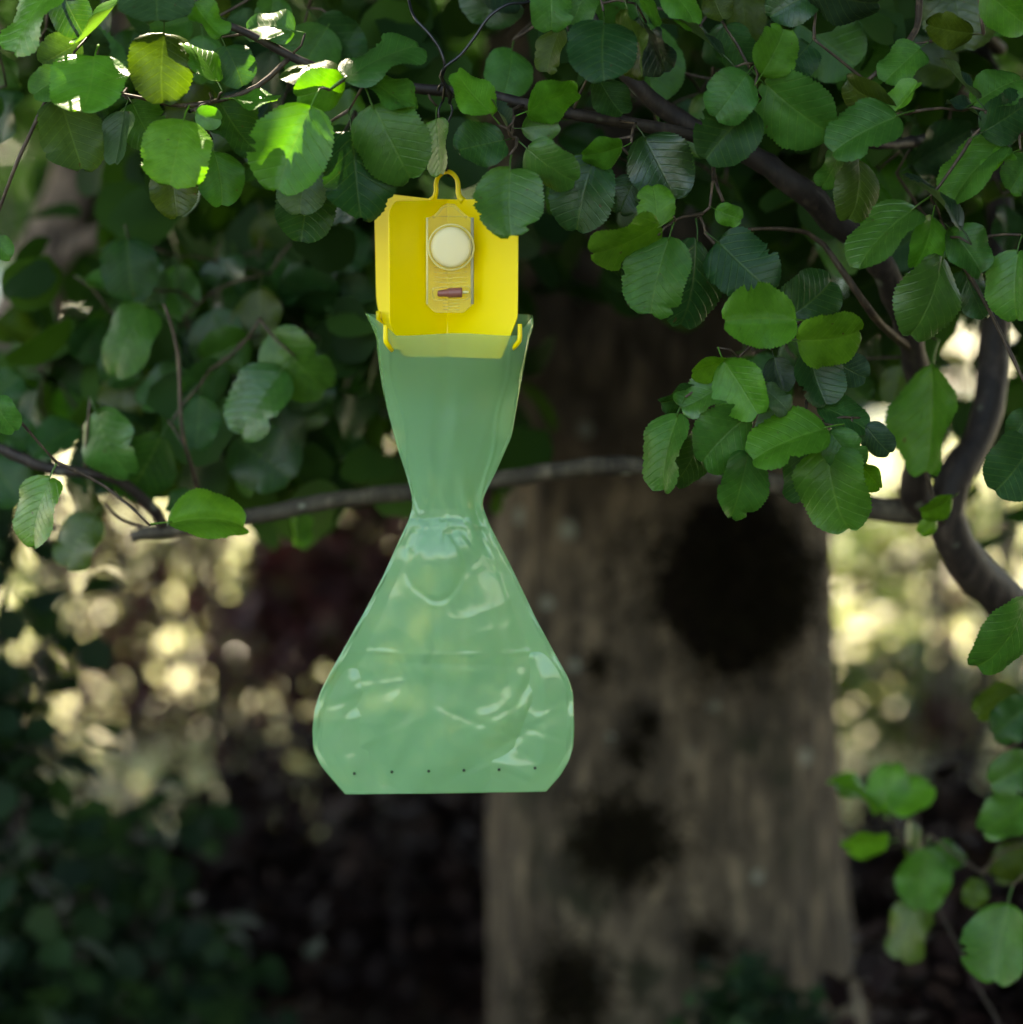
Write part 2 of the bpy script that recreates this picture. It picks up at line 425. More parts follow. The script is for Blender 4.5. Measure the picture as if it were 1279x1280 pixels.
# base x,y  tip x,y  width kind depth(m) ; photograph pixels
HAND = """
72 -25 5 64 66 y 2.40|78 -8 100 42 52 d 2.48|150 0 97 64 26 b 2.42|200 -45 200 38 95 g 2.40|243 5 277 50 36 b 2.39
118 72 100 151 96 b 2.39|82 92 40 122 46 m 2.44|75 125 102 220 80 g 2.47|205 42 203 130 82 o 2.45|155 140 141 208 42 g 2.44
230 149 210 231 88 y 2.38|215 208 222 272 60 o 2.46|268 190 277 260 58 m 2.46|388 136 348 246 102 b 2.36|440 165 447 281 86 d 2.41
466 133 507 229 90 m 2.38|432 96 522 42 62 m 2.38|462 98 518 142 48 m 2.40|425 88 348 84 42 o 2.46|431 101 370 126 44 b 2.42
366 38 303 30 50 m 2.50|288 123 351 130 32 b 2.43|245 142 279 150 28 b 2.44|271 100 233 46 34 b 2.42|275 130 322 197 62 d 2.48
282 58 302 110 52 d 2.49|388 200 374 269 66 g 2.47|392 232 376 298 78 d 2.55|100 52 50 82 46 g 2.50|165 128 192 172 62 m 2.52
330 268 368 348 66 o 3.05|178 335 222 382 34 s 2.85|108 350 168 384 36 m 2.80|352 352 422 384 50 d 2.85|-8 300 14 322 30 m 2.50
545 150 549 222 34 b 2.53|614 142 566 90 50 b 2.41|634 160 613 124 18 s 2.42|628 176 568 192 60 d 2.42|638 212 642 297 87 m 2.36
659 186 717 234 46 m 2.41|660 139 724 110 34 b 2.42|653 160 701 154 38 m 2.45|742 198 714 289 82 d 2.47|778 184 728 200 28 b 2.44
806 172 850 252 82 d 2.48|796 222 775 268 46 d 2.50|821 281 814 228 48 y 2.39|824 284 743 330 32 y 2.38|836 298 810 397 82 m 2.39
690 -22 694 40 54 m 2.42|755 28 757 98 87 d 2.40|784 12 812 98 24 o 2.38|800 22 834 92 32 s 2.43|904 68 834 14 22 s 2.41
798 -8 826 32 22 b 2.42|735 -15 716 36 46 m 2.46|640 62 628 118 60 m 2.62|700 36 680 92 36 o 2.50|748 98 780 148 48 d 2.50
953 92 984 32 54 b 2.39|934 92 893 148 64 m 2.40|938 138 880 205 80 d 2.42|955 104 1034 174 78 m 2.43|1122 144 1033 180 72 m 2.39
1119 139 1149 101 30 y 2.40|1119 137 1050 106 32 o 2.41|1075 200 1068 278 57 o 2.47|1052 190 1032 238 30 m 2.46|1142 260 1064 332 62 m 2.37
1166 271 1150 339 48 b 2.38|1202 284 1138 207 34 s 2.36|1188 286 1234 341 60 m 2.40|1180 322 1148 427 78 m 2.38|1272 314 1262 402 62 m 2.41
1218 128 1280 92 56 m 2.44|1229 165 1290 128 58 d 2.42|1222 124 1173 74 18 s 2.42|1230 148 1184 122 26 s 2.43|1254 178 1176 248 60 m 2.44
1266 190 1226 208 26 b 2.42|895 262 928 276 26 b 2.44|898 302 968 360 86 d 2.43|872 300 862 412 78 d 2.45|985 398 1048 346 76 d 2.43
828 -18 876 28 46 b 2.42|890 -12 905 28 38 o 2.45|905 34 940 92 44 d 2.47|1010 58 975 100 54 d 2.48|812 40 838 90 22 s 2.46
1010 -22 1100 12 40 s 2.47|1215 42 1155 34 32 o 2.45|1232 -12 1290 34 40 b 2.44|1020 -10 960 20 60 d 2.52|1150 60 1100 100 50 m 2.52
992 400 900 404 84 b 2.37|999 426 1083 416 60 y 2.35|1034 446 1084 476 44 s 2.45|908 478 849 516 50 m 2.40|906 452 952 522 62 b 2.38
912 452 862 466 22 y 2.39|955 484 990 512 34 g 2.37|874 486 826 510 28 d 2.43|846 518 814 614 50 m 2.38|936 518 872 582 74 m 2.39
1032 534 933 562 72 b 2.35|1024 506 1088 532 50 d 2.43|1037 540 1072 590 50 m 2.37|1082 532 1112 570 36 s 2.42|936 566 918 652 64 m 2.38
1034 562 1056 669 84 m 2.37|1008 566 1005 632 48 d 2.44|1074 580 1104 610 24 b 2.41|880 540 850 612 48 d 2.46|1010 438 1036 510 66 d 2.44
968 448 982 492 40 s 2.46|1166 458 1164 600 62 m 2.66|1290 556 1240 616 78 d 2.36|1290 515 1264 552 40 d 2.42|1285 752 1232 845 64 m 2.42
1191 622 1153 646 26 y 2.62|1170 648 1150 668 22 y 2.64|1205 338 1228 402 50 d 2.48|1125 458 1118 508 34 o 2.75|1290 196 1262 240 50 m 2.5
180 382 128 466 74 m 2.72|312 424 250 452 56 m 2.76|338 418 402 498 72 m 2.66|352 462 288 540 80 m 2.64|250 496 246 566 62 d 2.68
232 466 172 508 56 m 2.78|120 516 158 600 68 m 2.62|202 546 158 628 66 d 2.68|62 598 34 686 64 b 2.55|212 652 312 644 68 y 2.56
118 644 76 710 60 o 2.74|98 534 34 570 54 d 2.78|-8 498 16 542 40 m 2.5|278 456 230 500 46 d 2.74|220 404 182 436 38 d 2.8
372 640 372 686 26 b 2.80|308 564 300 622 34 m 2.9|236 612 210 642 30 d 2.66|40 560 -10 520 50 d 2.8|412 520 440 580 44 d 3.0
"""
SAP = """
1097 1012 1038 970 32 b 3.0|1115 1016 1110 952 50 b 3.0|1117 1014 1166 980 44 b 2.98|1110 1052 1052 1056 32 y 2.98|1136 1070 1144 1026 26 o 3.0
1160 1062 1150 1140 70 m 2.94|1160 1066 1210 1072 36 m 2.96|1150 1126 1120 1202 48 o 2.98|1260 1132 1246 1234 84 m 2.76|1276 866 1216 888 40 o 2.8
1290 880 1238 920 56 d 2.76|1290 950 1238 980 56 m 2.78|1285 1000 1226 1045 56 m 2.82|1225 1100 1210 1135 34 o 2.9|1290 1060 1240 1100 50 o 2.95
"""
# ------------------------------------------------------------ the alder tree: stems at the right, boughs over the trap
ALD_BASE = Vector((1.05, 3.2, 0))
alder = thing('alder_tree', 'dark-barked tree at the right whose round-leaved boughs arch over the yellow and green trap', 'tree', ALD_BASE)
nodes = []
def bough(name, px, m, sides=12, rough=.28, step=.012, wig=.004, seed=0, label=None, parent=None):
    pts = [at(a, b, y) if not isinstance(a, Vector) else a for a, b, y, r in px]
    rad = [r * p_y / F for (a, b, p_y, r) in px]
    o, C = tube(name, pts, rad, m, parent or alder, sides=sides, step=step, rough=rough, wig=wig, seed=seed)
    if label: o['label'] = label
    for c in C[::3]: nodes.append(c)
    return o
# px, py, depth, radius in px
sb, C0 = tube('stem', [ALD_BASE + Vector((0, 0, -.1)), (.98, 3.12, .3), at(1420, 960, 3.0), at(1330, 820, 2.92), at(1262, 752, 2.86), at(1212, 702, 2.82), at(1180, 640, 2.80), at(1192, 605, 2.80), at(1218, 560, 2.82), at(1240, 480, 2.85), at(1246, 400, 2.88), at(1250, 280, 2.92), at(1240, 120, 3.0), at(1220, -120, 3.1), (.55, 3.25, 2.9)],
       [.075, .055, .034, .028, .023, .021, .020, .018, .016, .0155, .0155, .015, .014, .013, .008], M['branch'], alder, sides=14, step=.02, rough=.2, wig=.004)
bough('bough', [(1180, 645, 2.80, 22), (1145, 618, 2.78, 19), (1150, 540, 2.74, 17), (1150, 470, 2.70, 16), (1128, 392, 2.66, 16), (1090, 318, 2.62, 16), (1040, 272, 2.60, 17), (1000, 235, 2.58, 16), (930, 190, 2.57, 14), (850, 146, 2.56, 12), (786, 94, 2.55, 11), (745, 40, 2.56, 9), (700, -40, 2.58, 7)], M['branch'], seed=3, label='dark arching bough carrying the leaves right of the trap')
bough('bough', [(1182, 640, 2.80, 16), (1100, 638, 2.82, 15), (1000, 610, 2.84, 13), (850, 588, 2.86, 12), (760, 582, 2.86, 12), (640, 597, 2.86, 11.5), (500, 617, 2.84, 11), (400, 629, 2.82, 11), (310, 646, 2.80, 10.5), (232, 660, 2.79, 10), (164, 671, 2.78, 7)], M['greybranch'], seed=5, label='grey bough crossing level behind the green bag')
bough('bough', [(930, 188, 2.57, 9), (870, 170, 2.54, 8), (846, 163, 2.53, 8), (770, 152, 2.51, 8), (695, 140, 2.50, 7.5), (616, 122, 2.49, 7.5), (533, 112, 2.50, 7), (460, 100, 2.50, 6), (400, 84, 2.49, 5.5), (362, 70, 2.48, 5.5), (310, 44, 2.47, 5), (270, 24, 2.46, 4.5), (215, -30, 2.46, 3)], M['branch'], seed=8, label='thin dark branch the trap wire is tied round', sides=9)
bough('bough', [(154, 118, 2.45, 2), (225, 131, 2.45, 2.8), (282, 122, 2.46, 3), (323, 107, 2.46, 3.4), (362, 72, 2.48, 3.6)], M['twig'], seed=9, sides=7, wig=.002)
bough('bough', [(1243, 168, 2.90, 11), (1200, 171, 2.75, 9), (1120, 182, 2.62, 7), (1060, 178, 2.56, 5)], M['branch'], seed=10, sides=9)
bough('bough', [(1250, 60, 2.90, 9), (1160, -14, 2.60, 5), (1148, 40, 2.52, 4), (1120, 76, 2.50, 4), (1083, 102, 2.49, 2.5)], M['twig'], seed=11, sides=8)
bough('bough', [(1140, 442, 2.68, 6), (1100, 402, 2.60, 5), (1074, 368, 2.58, 4.5), (1045, 324, 2.58, 4), (1012, 290, 2.58, 3), (925, 288, 2.50, 2)], M['twig'], seed=12, sides=8)
bough('bough', [(205, 668, 2.79, 7), (196, 640, 2.77, 7), (140, 600, 2.74, 7), (60, 588, 2.72, 7), (0, 560, 2.72, 7), (-80, 520, 2.75, 6)], M['branch'], seed=13, sides=9)
bough('bough', [(250, 640, 2.78, 3), (244, 600, 2.75, 3), (228, 540, 2.72, 2.6), (222, 440, 2.72, 2.4), (205, 380, 2.72, 2)], M['twig'], seed=14, sides=7)
bough('bough', [(898, 178, 2.55, 3), (892, 215, 2.48, 2.6), (904, 252, 2.46, 2.2)], M['twig'], seed=15, sides=7, wig=0)
ends = []
def read(txt, parent, acc):
    for row in txt.strip().split('\n'):
        for e in row.split('|'):
            p = e.split(); v = [float(q) for q in p[:5]]
            mesh = 20 if v[0] == 638 else None
            acc.append(put_leaf(parent, *v, p[5], float(p[6]), mesh=mesh))
read(HAND, alder, ends)
# the leaves behind the front ones, still one by one
def lower(x):
    pts = [(-60, 250), (120, 250), (200, 235), (420, 280), (500, 210), (560, 150), (620, 215), (760, 270), (860, 330), (880, 560), (1020, 560), (1060, 480), (1110, 400), (1180, 330), (1300, 360)]
    for (a, b), (c, d) in zip(pts, pts[1:]):
        if a <= x <= c: return b + (d - b) * (x - a) / (c - a)
    return 300
cnt = 0
while cnt < 84:
    x = rnd.uniform(-60, 1340); y = rnd.uniform(-70, 560)
    if y > lower(x) - 45: continue
    if 480 < x < 640 and 40 < y < 300: continue
    L = rnd.uniform(55, 100); a = rnd.gauss(math.pi / 2, .9)
    kind = rnd.choices('bmdgos', [1, 4, 5, 1.5, 1.5, .7])[0]
    ends.append(put_leaf(alder, x, y, x + L * math.cos(a), y + L * math.sin(a), L * rnd.uniform(.45, .98), kind, rnd.uniform(2.62, 2.82)))
    cnt += 1

for k in range(52):
    while True:
        x, y = rnd.uniform(-20, 460), rnd.uniform(290, 575)
        if y < 600 - .12 * x and not (x < 130 and y < 400): break
    L = rnd.uniform(58, 92); a = rnd.gauss(math.pi / 2, .7)
    ends.append(put_leaf(alder, x, y, x + L * math.cos(a), y + L * math.sin(a), L * rnd.uniform(.5, .98), rnd.choices('mdo', [2, 7, 1.2])[0], rnd.uniform(2.76, 3.1)))

def grow_twigs(name, ends, nodes, parent, m, r0=.0009):
    V, Fc = [], []
    todo = list(ends); nd = list(nodes)
    A = np.array([tuple(p) for p in nd])
    best = [(float(np.min(np.sum((A - np.array(tuple(e))) ** 2, 1))), int(np.argmin(np.sum((A - np.array(tuple(e))) ** 2, 1)))) for e in todo]
    while todo:
        i = min(range(len(todo)), key=lambda k: best[k][0])
        e = todo.pop(i); d, j = best.pop(i); d = math.sqrt(d); p = nd[j]
        mid = (e + p) / 2 + Vector((rnd.uniform(-1, 1), rnd.uniform(-1, 1), rnd.uniform(-.4, 1))) * d * .12
        r = r0 * (1 + min(d, .25) * 5)
        tube_data([p, mid, e], [r * 1.4, r * 1.1, r], sides=6, step=.012, V=V, Fc=Fc, rough=.3, wig=.0015, seed=len(V))
        new = [mid, e, (mid + e) / 2]
        for q in new:
            nd.append(q)
            for k in range(len(todo)):
                dk = (todo[k] - q).length_squared
                if dk < best[k][0]: best[k] = (dk, len(nd) - 1)
    o = link(name, mesh_pd(name, V, Fc), m, parent); o['kind'] = 'stuff'
    return o
grow_twigs('twig_spray', ends, nodes, alder, M['twig'])

# deeper foliage of the same tree, out of focus, plus an added sky-blocking mass
def px_cloud(boxes):
    out = []
    for (x0, x1, y0, y1, Y0, Y1, n) in boxes:
        k = max(3, n // 16)
        cl = [(rnd.uniform(x0, x1), rnd.uniform(y0, y1), rnd.uniform(Y0, Y1)) for _ in range(k)]
        for _ in range(n):
            c = rnd.choice(cl)
            out.append(tuple(at(c[0] + rnd.gauss(0, 42), c[1] + rnd.gauss(0, 42), c[2] + rnd.gauss(0, .12))))
    return np.array(out)
deep = px_cloud([(-300, 1600, -250, 90, 2.75, 4.2, 1300), (170, 480, 120, 420, 3.0, 4.3, 420), (-300, 170, 60, 300, 4.2, 4.8, 70), (40, 470, 330, 560, 3.05, 3.8, 190),
                 (660, 860, 230, 400, 2.9, 3.45, 18), (400, 600, 300, 560, 3.1, 3.9, 300), (880, 1500, 60, 330, 2.8, 3.8, 420), (1130, 1500, 300, 560, 3.1, 4.0, 90), (-300, 60, 440, 560, 3.0, 4.0, 50), (980, 1150, 300, 460, 3.1, 4.0, 60)])
k = 9500
side = clump(k, (2.0, 1.4, 2.3), (1.1, 2.0, 1.4), 420, (.09, .09, .09)); side = side[(side[:, 0] > .62 + .10 * side[:, 1])]  # added leaf mass out of view, blocks skylight from the right front
deep = np.concatenate([deep, side])
deep = open_gaps(deep, .03)
cloud('foliage', deep, rng.uniform(.05, .085, len(deep)), M['crown'], alder, droop=.7, flat=.25, aspect=.88, fine=True)

# ------------------------------------------------------------ sapling at lower right
SB = Vector((.62, 3.05, 0))
sap = thing('sapling', 'low leafy sapling shoot in the lower right corner beside the big trunk', 'sapling', SB)
snodes = []
so, C1 = tube('stem', [SB + Vector((0, 0, -.05)), at(1290, 1420, 3.0), at(1215, 1220, 2.97), at(1165, 1120, 2.97), at(1128, 1040, 3.0), at(1118, 1014, 3.0)], [.004, .002, .0012, .0012, .0011, .0010], M['branch'], sap, sides=8, step=.02, wig=.004)
snodes += C1[::2]
so, C1 = tube('stem', [SB + Vector((.0, 0, -.05)), at(1360, 1300, 2.9), at(1310, 1100, 2.84), at(1296, 960, 2.80), at(1292, 860, 2.80)], [.005, .004, .003, .002, .0015], M['twig'], sap, sides=8, step=.02, wig=.004)
snodes += C1[::2]
sends = []
read(SAP, sap, sends)
grow_twigs('twig_spray', sends, snodes, sap, M['twig'])

# ------------------------------------------------------------ the big mossy tree
TB = Vector((.200, 3.97, 0))
big = thing('mossy_tree', 'big tree with a thick grey-brown trunk marked by dark moss, standing behind the trap', 'tree', TB)
def trunk_r(z, th):
    r = .236 - .012 * max(0, z - 1.9) + .16 * math.exp(-z * 3.2) * (.55 + .6 * math.cos(th + .1)) + .02 * math.exp(-z * 4) * math.sin(th * 5 + 1)
    return max(r, .06)
def trunk_c(z): return Vector((TB.x + .012 * math.sin(z * 1.7) + .0 , TB.y + .02 * z, z))
def tpoint(z, th, off=0):
    r = trunk_r(z, th)
    p = Vector((math.cos(th), math.sin(th), 0))
    nzv = noise.noise(Vector((math.cos(th) * 2.4, math.sin(th) * 2.4, z * 1.6))) * .018 + noise.noise(Vector((math.cos(th) * 11, math.sin(th) * 11, z * 4.0))) * .005
    rid = (1 - abs(noise.noise(Vector((math.cos(th) * 16, math.sin(th) * 16, z * 2.2))))) ** 4 * .006
    bulge = .05 * math.exp(-((z - 1.45) / .12) ** 2 - ((math.atan2(math.sin(th + 1.25), math.cos(th + 1.25))) / .5) ** 2)
    return trunk_c(z) + p * (r + nzv + rid * 1.0 + bulge * 0 + off)
V, Fc = [], []
NT, NZ = 160, 260
for j in range(NZ + 1):
    z = -.15 + 4.9 * (j / NZ)
    for i in range(NT): V.append(tpoint(z, 2 * math.pi * i / NT))
for j in range(NZ):
    for i in range(NT): Fc.append((j * NT + i, j * NT + (i + 1) % NT, (j + 1) * NT + (i + 1) % NT, (j + 1) * NT + i))
link('trunk', mesh_pd('trunk', V, Fc), M['trunk'], big)
def thit(px, py):
    "trunk angle and height under a photograph pixel"
    o = Vector((0, 0, CAM_H)); best = None
    d = (at(px, py, 4) - o); lo, hi = .85, 1.0
    for k in range(400):
        s = .8 + .25 * k / 400; p = o + d * s; c = trunk_c(p.z)
        th = math.atan2(p.y - c.y, p.x - c.x)
        if math.hypot(p.x - c.x, p.y - c.y) < trunk_r(p.z, th): return p.z, th
    return p.z, th
def moss(px, py, rx, ry, n, thick):
    z0, th0 = thit(px, py); S = 3.75 / F
    V, Fc = [], []
    NR, NA = 14, 48; small = rx < 100; kq = .5 if small else .97
    pts = []
    for i in range(NR + 1):
        for a in range(NA):
            ang = 2 * math.pi * a / NA; q = i / NR * kq
            edge = 1 + (.14 if rx > 100 else .45) * noise.noise(Vector((math.cos(ang) * 1.6, math.sin(ang) * 1.6, px))) + .28 * noise.noise(Vector((math.cos(ang) * 6, math.sin(ang) * 6, px)))
            dx, dz = math.cos(ang) * rx * S * q * edge, math.sin(ang) * ry * S * q * edge
            th = th0 + dx / trunk_r(z0, th0); z = z0 + dz
            off = thick * (1 - q ** 2.2) * (1 + .5 * noise.noise(Vector((dx * 40, dz * 40, px)))) - .002 * q
            V.append(tpoint(z, th, off)); pts.append(V[-1])
    for i in range(NR):
        for a in range(NA): Fc.append((i * NA + a, i * NA + (a + 1) % NA, (i + 1) * NA + (a + 1) % NA, (i + 1) * NA + a))
    o = link('moss_cushion', mesh_pd('moss_cushion', V, Fc), M['moss'], big)
    def sc():
        a_, r_ = rnd.uniform(0, 6.283), abs(rnd.gauss(0, .68 if small else .62))
        r_ *= 1 + .5 * noise.noise(Vector((math.cos(a_) * 1.7, math.sin(a_) * 1.7, px * .1)))
        dx, dz = math.cos(a_) * rx * S * r_, math.sin(a_) * ry * S * r_
        return tuple(tpoint(z0 + dz, th0 + dx / trunk_r(z0, th0), .004 + (0 if small else thick * max(0, 1 - r_ ** 2.2))))
    P = np.array([sc() for _ in range(n)]) + rng.normal(0, .005, (n, 3)) * np.array([1, .5, 1.4]) * (1 + 3.4 * (rng.uniform(0, 1, (n, 1)) > .72))
    f = cloud('moss_tuft', P, rng.uniform(.006, .014, n), M['moss'], None, droop=.3, flat=0, aspect=.3); attach2(f, o)
def attach2(o, parent):
    o.parent = parent; o.matrix_parent_inverse = parent.matrix_world.inverted() if False else Matrix.Identity(4)
    # parent sits at world origin offset by its own parent inverse
moss(922, 728, 106, 112, 12000, .05)
moss(782, 1050, 58, 52, 5200, .012)
moss(722, 1235, 46, 56, 4000, .012)
moss(445 + 300, 830, 14, 16, 200, .006)
moss(812, 900, 14, 12, 200, .006); moss(792, 940, 20, 22, 300, .006); moss(880, 1180, 26, 34, 500, .008)
# main limbs, then the crown that shades this place
def limb(pts, rad): tube('limb', pts, rad, M['trunk'], big, sides=12, step=.12, rough=.2, wig=.03)
limb([(.22, 4.05, 3.1), (-.6, 4.6, 3.6), (-1.9, 5.4, 4.0), (-3.4, 6.4, 4.3)], [.10, .08, .06, .03])
limb([(.22, 4.05, 3.4), (1.2, 4.7, 3.8), (2.6, 5.8, 4.2), (4.0, 7.0, 4.5)], [.09, .07, .05, .03])
limb([(.25, 4.1, 3.9), (.2, 5.6, 4.2), (.1, 7.2, 4.5), (.0, 9.2, 4.7)], [.09, .07, .06, .03])
limb([(.22, 4.05, 4.6), (-.2, 3.2, 5.0), (-.3, 2.2, 5.1)], [.10, .05, .03])
def canopy():
    n = 95000
    x = rng.uniform(-6.5, 6.5, n); y = rng.uniform(1.9, 10.2, n); z = rng.uniform(0, 1, n)
    lo = 2.55 + .10 * np.abs(x) + .02 * y
    z = lo + z * (2.7 - .25 * np.abs(x) * .5)
    keep = ((x / 6.5) ** 2 + ((y - 5.25) / 4.5) ** 2) < 1
    P = np.stack([x, y, z], 1)[keep]
    k = 26000
    Q = np.stack([rng.uniform(-1.6, 1.4, k), rng.uniform(2.4, 6.2, k), rng.uniform(2.75, 4.2, k)], 1)
    return np.concatenate([P, Q])
P = open_gaps(canopy())
cloud('crown', P, rng.uniform(.09, .15, len(P)), M['crown'], big, droop=.2, flat=.75, aspect=.85)

# small dark plant at the trunk foot
fp = thing('ground_plant', 'small dark leafy plant growing at the foot of the mossy trunk', 'plant', (.28, 3.58, 0))
pts = clump(420, (.31, 3.56, .42), (.10, .06, .14), 26, (.02, .02, .02))
cloud('foliage', pts, rng.uniform(.025, .045, 420), M['darkshrub'], fp)
tube('stem', [(.28, 3.58, -.03), (.29, 3.58, .2), (.31, 3.58, .45)], [.006, .004, .002], M['twig'], fp, sides=6)

# blurred leaning tree far left
LT = Vector((-1.12, 3.95, 0))
lt = thing('leaning_tree', 'pale brown blurred trunk leaning in behind the leaves at the far left', 'tree', LT)
tube('trunk', [LT + Vector((0, 0, -.1)), (-.98, 3.95, .7), at(-60, 520, 3.95), at(20, 430, 3.95), at(62, 330, 3.95), at(90, 250, 3.97), at(120, 120, 4.0), at(150, -150, 4.1), (-.5, 4.3, 3.2)],
     [.09, .07, .055, .05, .045, .036, .032, .03, .02], M['palebark'], lt, sides=16, step=.04, rough=.2, wig=.012)
tube('branch', [at(62, 330, 3.95), at(105, 302, 3.92), at(140, 285, 3.9), at(160, 245, 3.9), at(182, 200, 3.9), at(205, 120, 3.92)], [.024, .018, .014, .013, .012, .010], M['palebark'], lt, sides=12, step=.02, rough=.2)

# ------------------------------------------------------------ shrubs between the trap and the sunny lawn
def shrub(name, label, x, y, r, h, n, size, m, k, sig, cat='shrub', group=None, z0=.12, ry=None, stems=7):
    t = thing(name, label, cat, (x, y, 0), group)
    P = clump(n, (x, y, (h + z0) / 2), (r, ry or r * .7, (h - z0) / 2), k, (sig, sig, sig))
    P = P[P[:, 2] > .02]
    cloud('foliage', P, rng.uniform(size * .7, size * 1.3, len(P)), m, t)
    for s in range(stems):
        a = rnd.uniform(0, 6.28); q = rnd.uniform(.2, .8) * r
        tube('stem', [(x + rnd.uniform(-.05, .05), y, -.05), (x + math.cos(a) * q * .4, y + math.sin(a) * q * .4, h * .4), (x + math.cos(a) * q, y + math.sin(a) * q, h * .9)], [.012, .008, .003], M['branch'], t, sides=6, step=.1, wig=.02)
    return t
GP = 'dark purple-leaved shrubs in front of the sunny lawn'
shrub('purple_shrub', 'dense dark purple shrub seen just left of the green bag', -.16, 5.6, .36, 1.08, 2700, .045, M['purple'], 70, .05, group=GP)
shrub('purple_shrub', 'loose dark purple shrub left of centre with lawn showing through', -.80, 7.7, .62, 1.12, 1700, .045, M['dapple'], 110, .05, group=GP)
shrub('purple_shrub', 'thin dark purple shrub in front of the bright lawn at the left edge', -1.12, 6.3, .36, .98, 520, .040, M['purple'], 80, .03, group=GP)
shrub('purple_shrub', 'airy dark purple shrub dotted with bright lawn, below the grey bough left of the bag', -.62, 6.25, .34, 1.06, 900, .038, M['purple'], 100, .03, group=GP)
shrub('purple_shrub', 'airy dark purple shrub dotted with bright lawn, below the forked stem at the right', 1.0, 6.3, .34, 1.15, 330, .038, M['purple'], 60, .03, group=GP)
shrub('purple_shrub', 'dark purple shrub showing between the big trunk and the right stem', 1.42, 8.2, .5, 1.05, 240, .045, M['dapple'], 90, .06, group=GP)
shrub('purple_shrub', 'dense dark purple shrub between the green bag and the left edge of the big trunk', -.02, 6.0, .32, 1.12, 2200, .045, M['purple'], 60, .06, group=GP)
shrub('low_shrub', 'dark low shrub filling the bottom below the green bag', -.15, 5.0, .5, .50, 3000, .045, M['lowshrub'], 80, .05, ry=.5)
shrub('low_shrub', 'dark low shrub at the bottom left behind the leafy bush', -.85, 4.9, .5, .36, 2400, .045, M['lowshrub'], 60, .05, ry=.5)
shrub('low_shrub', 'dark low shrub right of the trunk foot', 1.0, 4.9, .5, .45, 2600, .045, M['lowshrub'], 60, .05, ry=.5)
shrub('low_shrub', 'dark bush added to darken the right side of the mossy trunk foot', .64, 3.35, .20, .80, 1300, .045, M['lowshrub'], 50, .035)  # near-black bush put in to darken the trunk's lower right
shrub('leafy_bush', 'tall dark green leafy bush filling the left edge', -.76, 3.55, .20, 1.20, 900, .055, M['darkshrub'], 60, .04, cat='bush', z0=.3)
shrub('leafy_bush', 'low dark green bush at the bottom left, right of the taller one', -.56, 3.8, .20, .68, 620, .055, M['darkshrub'], 50, .04, cat='bush', z0=.2)
shrub('grass_tuft', 'soft green tuft of long grass at the lawn edge right of the trunk', 1.02, 7.0, .30, .34, 420, .06, M['shrub'], 40, .05, cat='grass tuft')
shrub('green_shrub', 'soft green sunlit shrub on the lawn right of the trunk', 1.3, 9.4, .40, .42, 800, .05, M['shrub'], 40, .07, cat='shrub')

shrub('green_shrub', 'sunlit yellow-green shrub in the bright patch below the end of the grey bough', -.95, 7.3, .55, .62, 380, .045, M['shrub'], 90, .04)
for k, (x, y, lean, h) in enumerate([(-1.12, 6.0, .25, 1.7), (-.86, 5.8, -.2, 1.6), (-.55, 6.0, .18, 1.7), (.88, 5.7, .2, 1.7), (1.12, 5.9, -.22, 1.8)]):
    o_, C_ = tube('young_stem', [(x, y, -.05), (x + lean * .4 + .03, y, h * .35), (x + lean * .6 - .02, y + .05, h * .7), (x + lean, y + .1, h)], [.012, .010, .008, .005], M['branch'], None, sides=7, step=.06, wig=.012, seed=k)
    o_['category'] = 'sapling'
    o_['label'] = ['thin dark stem leaning right before the bright patch, nearest the left edge', 'thin dark stem leaning left in the middle of the bright patch', 'thin dark stem leaning right between the bright patch and the bag', 'thin dark stem leaning right, just right of the mossy trunk', 'thin dark stem leaning left in the bright patch near the right edge'][k]
    o_['group'] = 'thin dark stems among the purple shrubs'

# ------------------------------------------------------------ lawn, litter and the wood beyond
n = 26000
P = np.stack([rng.uniform(-4, 4, n), 6.0 + rng.uniform(0, 1, n) ** 1.4 * 10.5, np.full(n, .0)], 1)
g = cloud('grass', P, rng.uniform(.05, .13, n), M['grass'], droop=-1.6, flat=.1, aspect=.12); g['label'] = 'sunny lawn grass beyond the shrubs'; g['category'] = 'grass'
n = 9000
P = np.stack([rng.uniform(-3, 3, n), rng.uniform(2.5, 8.5, n), np.full(n, .035)], 1)
g = cloud('leaf_litter', P, rng.uniform(.03, .06, n), M['litter'], droop=0, flat=.95, aspect=.7); g['label'] = 'dry brown leaf litter on the shaded soil'; g['category'] = 'leaf litter'
n = 22000
P = np.stack([rng.uniform(-9, 9, n), 16.5 + rng.uniform(0, 1, n) * 1.5, rng.uniform(0, 3.2, n)], 1)
kp = np.array([noise.noise(Vector((p[0] * 1.2, p[1], p[2] * 1.2))) > (-.42 if p[0] < 2 else -.28) for p in P]); P = P[kp]
g = cloud('shrubbery', P, rng.uniform(.09, .16, len(P)), M['crown'], droop=.4, flat=.3); g['label'] = 'dark shrubbery closing the far side of the lawn'; g['category'] = 'shrubbery'
P = []
for i in range(60):
    a = -1.2 + 2.4 * i / 59; d = 27 + rng.uniform(0, 8)
    c = np.array([math.sin(a) * d * 1.2, math.cos(a) * d if False else d, 0])
    k = 900
    q = rng.normal(0, 1, (k, 3)) * np.array([1.3, 1.0, 2.4]) + c + np.array([0, 0, 3.4]); P.append(q)
P = np.concatenate(P); P[:, 2] = np.abs(P[:, 2])
g = cloud('far_wood', P, rng.uniform(.35, .6, len(P)), M['crown'], droop=.3, flat=.4); g['label'] = 'dark wood far behind the lawn'; g['category'] = 'wood'

